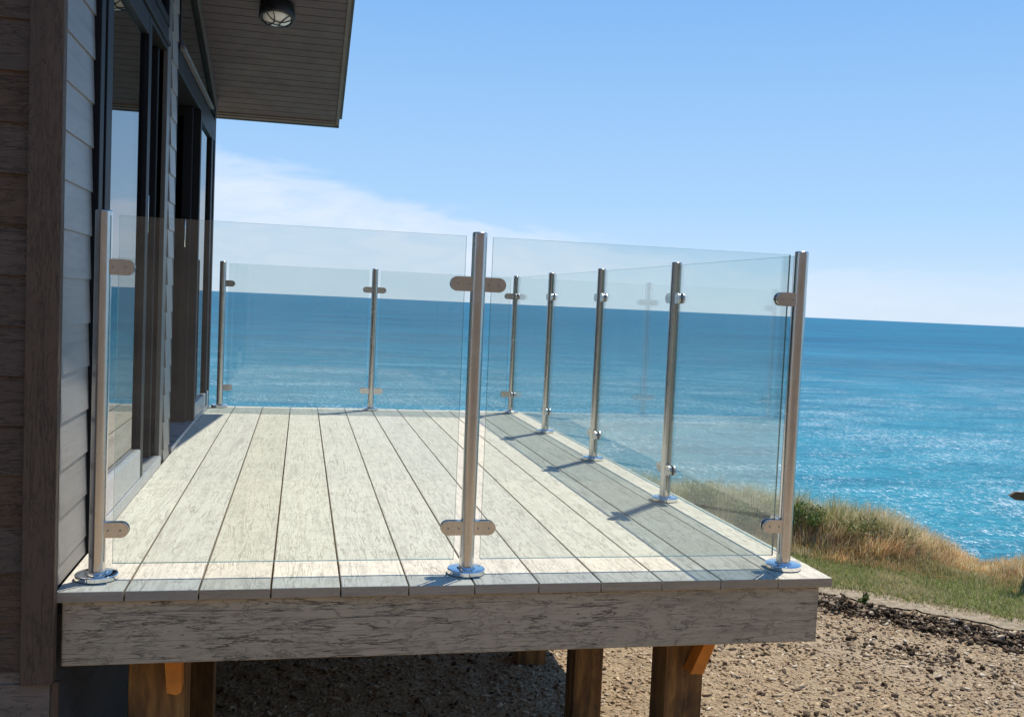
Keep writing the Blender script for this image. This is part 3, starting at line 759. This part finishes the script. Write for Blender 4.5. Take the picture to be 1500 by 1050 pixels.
# tall dry grass along the cliff edge
n_ = 62000
s1 = rng.uniform(5.98, 7.0, n_); t1 = rng.uniform(-2.2, 3.2, n_); x, y = XY(s1, t1)
pt = vnoise(x, y, 2.6, 41); pt2 = vnoise(x, y, 5, 43)
hh = np.interp(t1, [-2, .3, 1.3, 1.6, 1.95, 2.3, 3.2], [.25, .25, .235, .16, .07, .14, .16])
dens = np.interp(t1, [-2, 1.5, 1.9, 2.2], [1, 1, .8, 1])
keep = (rng.random(n_) < dens*(.45+.75*pt2)); x, y, s1, t1, pt, hh, pt2 = (q[keep] for q in (x, y, s1, t1, pt, hh, pt2)); n_ = len(x)
straw = pick([(.90, .78, .50), (.84, .70, .43), (.95, .87, .64), (.72, .60, .36)], [.3, .3, .2, .2], n_)
rust = pick([(.72, .42, .18), (.78, .50, .24), (.60, .36, .17)], [.4, .3, .3], n_)
grn = pick([(.30, .35, .09), (.42, .44, .16), (.22, .27, .07)], [.4, .3, .3], n_)
rn = rng.random(n_)
prust = .10+.62*(1-sstep(6.1, 6.45, s1))*sstep(.25, .5, pt)+.3*sstep(1.4, 1.8, t1)
pgrn = .40*(1-sstep(.9, 1.5, t1))*sstep(6.15, 6.4, s1)*sstep(.35, .6, pt2)+.08
cc = np.where((rn < prust)[:, None], rust, np.where((rn < prust+pgrn)[:, None], grn, straw))
edge = sstep(5.98, 6.25, s1)*(.35+.65*sstep(6.1, 6.5, s1))
h_ = hh*rng.uniform(.55, 1.25, n_)*(.35+.65*edge)*(.5+.95*vnoise(x, y, 6, 71, 3))
la = 6.283*1.6*vnoise(x, y, 3.2, 61, 2)+rng.normal(0, .8, n_)
cc = cc*(.62+.85*vnoise(x, y, 9, 81, 2))[:, None]
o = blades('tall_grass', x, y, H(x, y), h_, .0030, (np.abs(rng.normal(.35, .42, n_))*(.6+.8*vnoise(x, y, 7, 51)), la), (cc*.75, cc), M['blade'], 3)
tag(o, 'tall dry straw coloured grass along the cliff edge', kind='stuff')

# --- leafy shrubs growing in the grass
def shrub(name, label, cat, s, t, rx, rz, nleaf, pal, p, leafsz=.022, grp=None, stems=9):
    cx, cy_ = XY(s, t); cz = float(H(np.array([cx]), np.array([cy_]))[0])
    e = empty(name, label, cat, (cx, cy_, cz))
    if grp: e['group'] = grp
    # clumps inside the crown volume
    K = 14
    ca = rng.random(K)*6.283; cr = np.sqrt(rng.random(K))*rx*.75
    cc_ = np.stack([np.cos(ca)*cr, np.sin(ca)*cr, rz*(.35+.5*rng.random(K))*(1-.4*(cr/rx)**2)], 1); crad = rng.uniform(.3, .5, K)*min(rx, rz)
    k = rng.integers(0, K, nleaf); d = rng.normal(0, 1, (nleaf, 3)); d /= np.linalg.norm(d, axis=1)[:, None]
    P = cc_[k]+d*(crad[k]*rng.random(nleaf)**.4)[:, None]; P[:, 2] = np.abs(P[:, 2])
    P += np.array([cx, cy_, cz])
    u = rng.normal(0, 1, (nleaf, 3)); u /= np.linalg.norm(u, axis=1)[:, None]
    v = np.cross(u, rng.normal(0, 1, (nleaf, 3))); v /= np.linalg.norm(v, axis=1)[:, None]
    sz = leafsz*rng.uniform(.6, 1.3, nleaf)[:, None]
    Q = np.stack([P-u*sz, P+v*sz*.42, P+u*sz, P-v*sz*.42], 1).reshape(-1, 3)
    F_ = np.arange(nleaf*4).reshape(-1, 4)
    o = npmesh('foliage', Q, F_, M['leaf'], tint=np.repeat(pick(pal, p, nleaf), 4, 0)); o.parent = e; o.matrix_parent_inverse = Matrix.Translation(-e.location)
    b = MB()
    for i in range(stems):
        a = rng.random()*6.283; r_ = rng.random()*rx*.6
        b.tube([(cx+math.cos(a)*.01, cy_+math.sin(a)*.01, cz-.02), (cx+math.cos(a)*r_*.5, cy_+math.sin(a)*r_*.5, cz+rz*.5), (cx+math.cos(a)*r_, cy_+math.sin(a)*r_, cz+rz*rng.uniform(.8, 1.1))], .0035, 5)
    so_ = b.build('stem', M['stem'], e)
    return e
M['stem'] = simple('brown_stem', (.12, .09, .05), .8)
GP = [(.11, .18, .04), (.16, .24, .05), (.08, .13, .03), (.34, .37, .12)]
shrub('shrub', 'dark green leafy shrub in the dry grass just right of the corner railing post', 'shrub', 6.33, .68, .18, .25, 2400, GP, [.35, .3, .15, .2], .012)
GS = [(.26, .30, .09), (.36, .38, .14), (.18, .22, .06), (.58, .52, .28)]
shrub('shrub', 'olive green low shrub among straw grass, right of the dark leafy shrub', 'shrub', 6.38, 1.12, .20, .19, 1700, GS, [.3, .3, .1, .3], .012)
shrub('shrub', 'olive tuft with pale grass tips at the crest, farthest right of the shrubs', 'shrub', 6.42, 1.42, .16, .15, 900, GS, [.2, .3, .1, .4], .012)
shrub('shrub', 'grey green bush seen through the side glass nearest the corner post', 'shrub', 6.30, .28, .24, .24, 2800, GS, [.35, .3, .2, .15], .015)
shrub('shrub', 'grey green bush seen through the side glass beside the second railing post', 'shrub', 6.45, -.25, .26, .24, 2800, GS, [.35, .3, .2, .15], .015)
# small weed beside the clods
shrub('weed', 'small green weed growing out of the dark clods by the path', 'weed', 5.04, 1.36, .035, .10, 150, GP, [.4, .4, .1, .1], .014, stems=4)

# --- waymark post with a pointed arm, mostly outside the picture
wx_, wy_ = 5.955, 3.24
wz = float(H(np.array([wx_]), np.array([wy_]))[0])
wm = empty('waymark_post', 'dark low wooden fingerpost with pointed arm, cut off by the photo right edge', 'signpost', (wx_, wy_, wz))
MB().box(wx_-.04, wx_+.04, wy_-.04, wy_+.04, wz-.1, -.24, .006).build('post', M['darkwood'] if 'darkwood' in M else M['stem'], wm)
b = MB(); L = .275
b.prism([(-L, 0), (-L+.045, .030), (.30, .030), (.30, -.030), (-L+.055, -.030)], 'y', -.012, .012)
b.bm.transform(Matrix.Translation((wx_, wy_-.053, -.385)) @ Matrix.Rotation(-.10, 4, 'Z') @ Matrix.Rotation(.03, 4, 'Y'))
b.build('sign_arm', M['stem'], wm)

# ------------------------------------------------------------ sea
ZS = -22.
m_ = MB(); R_ = 26000.
vs = [m_.bm.verts.new((R_*math.cos(a), R_*math.sin(a), ZS)) for a in [2*math.pi*k/96 for k in range(96)]]
m_.bm.faces.new(vs)
sea = m_.build('sea', M['sea']); tag(sea, 'blue turquoise sea with small painted sun glints', kind='structure')
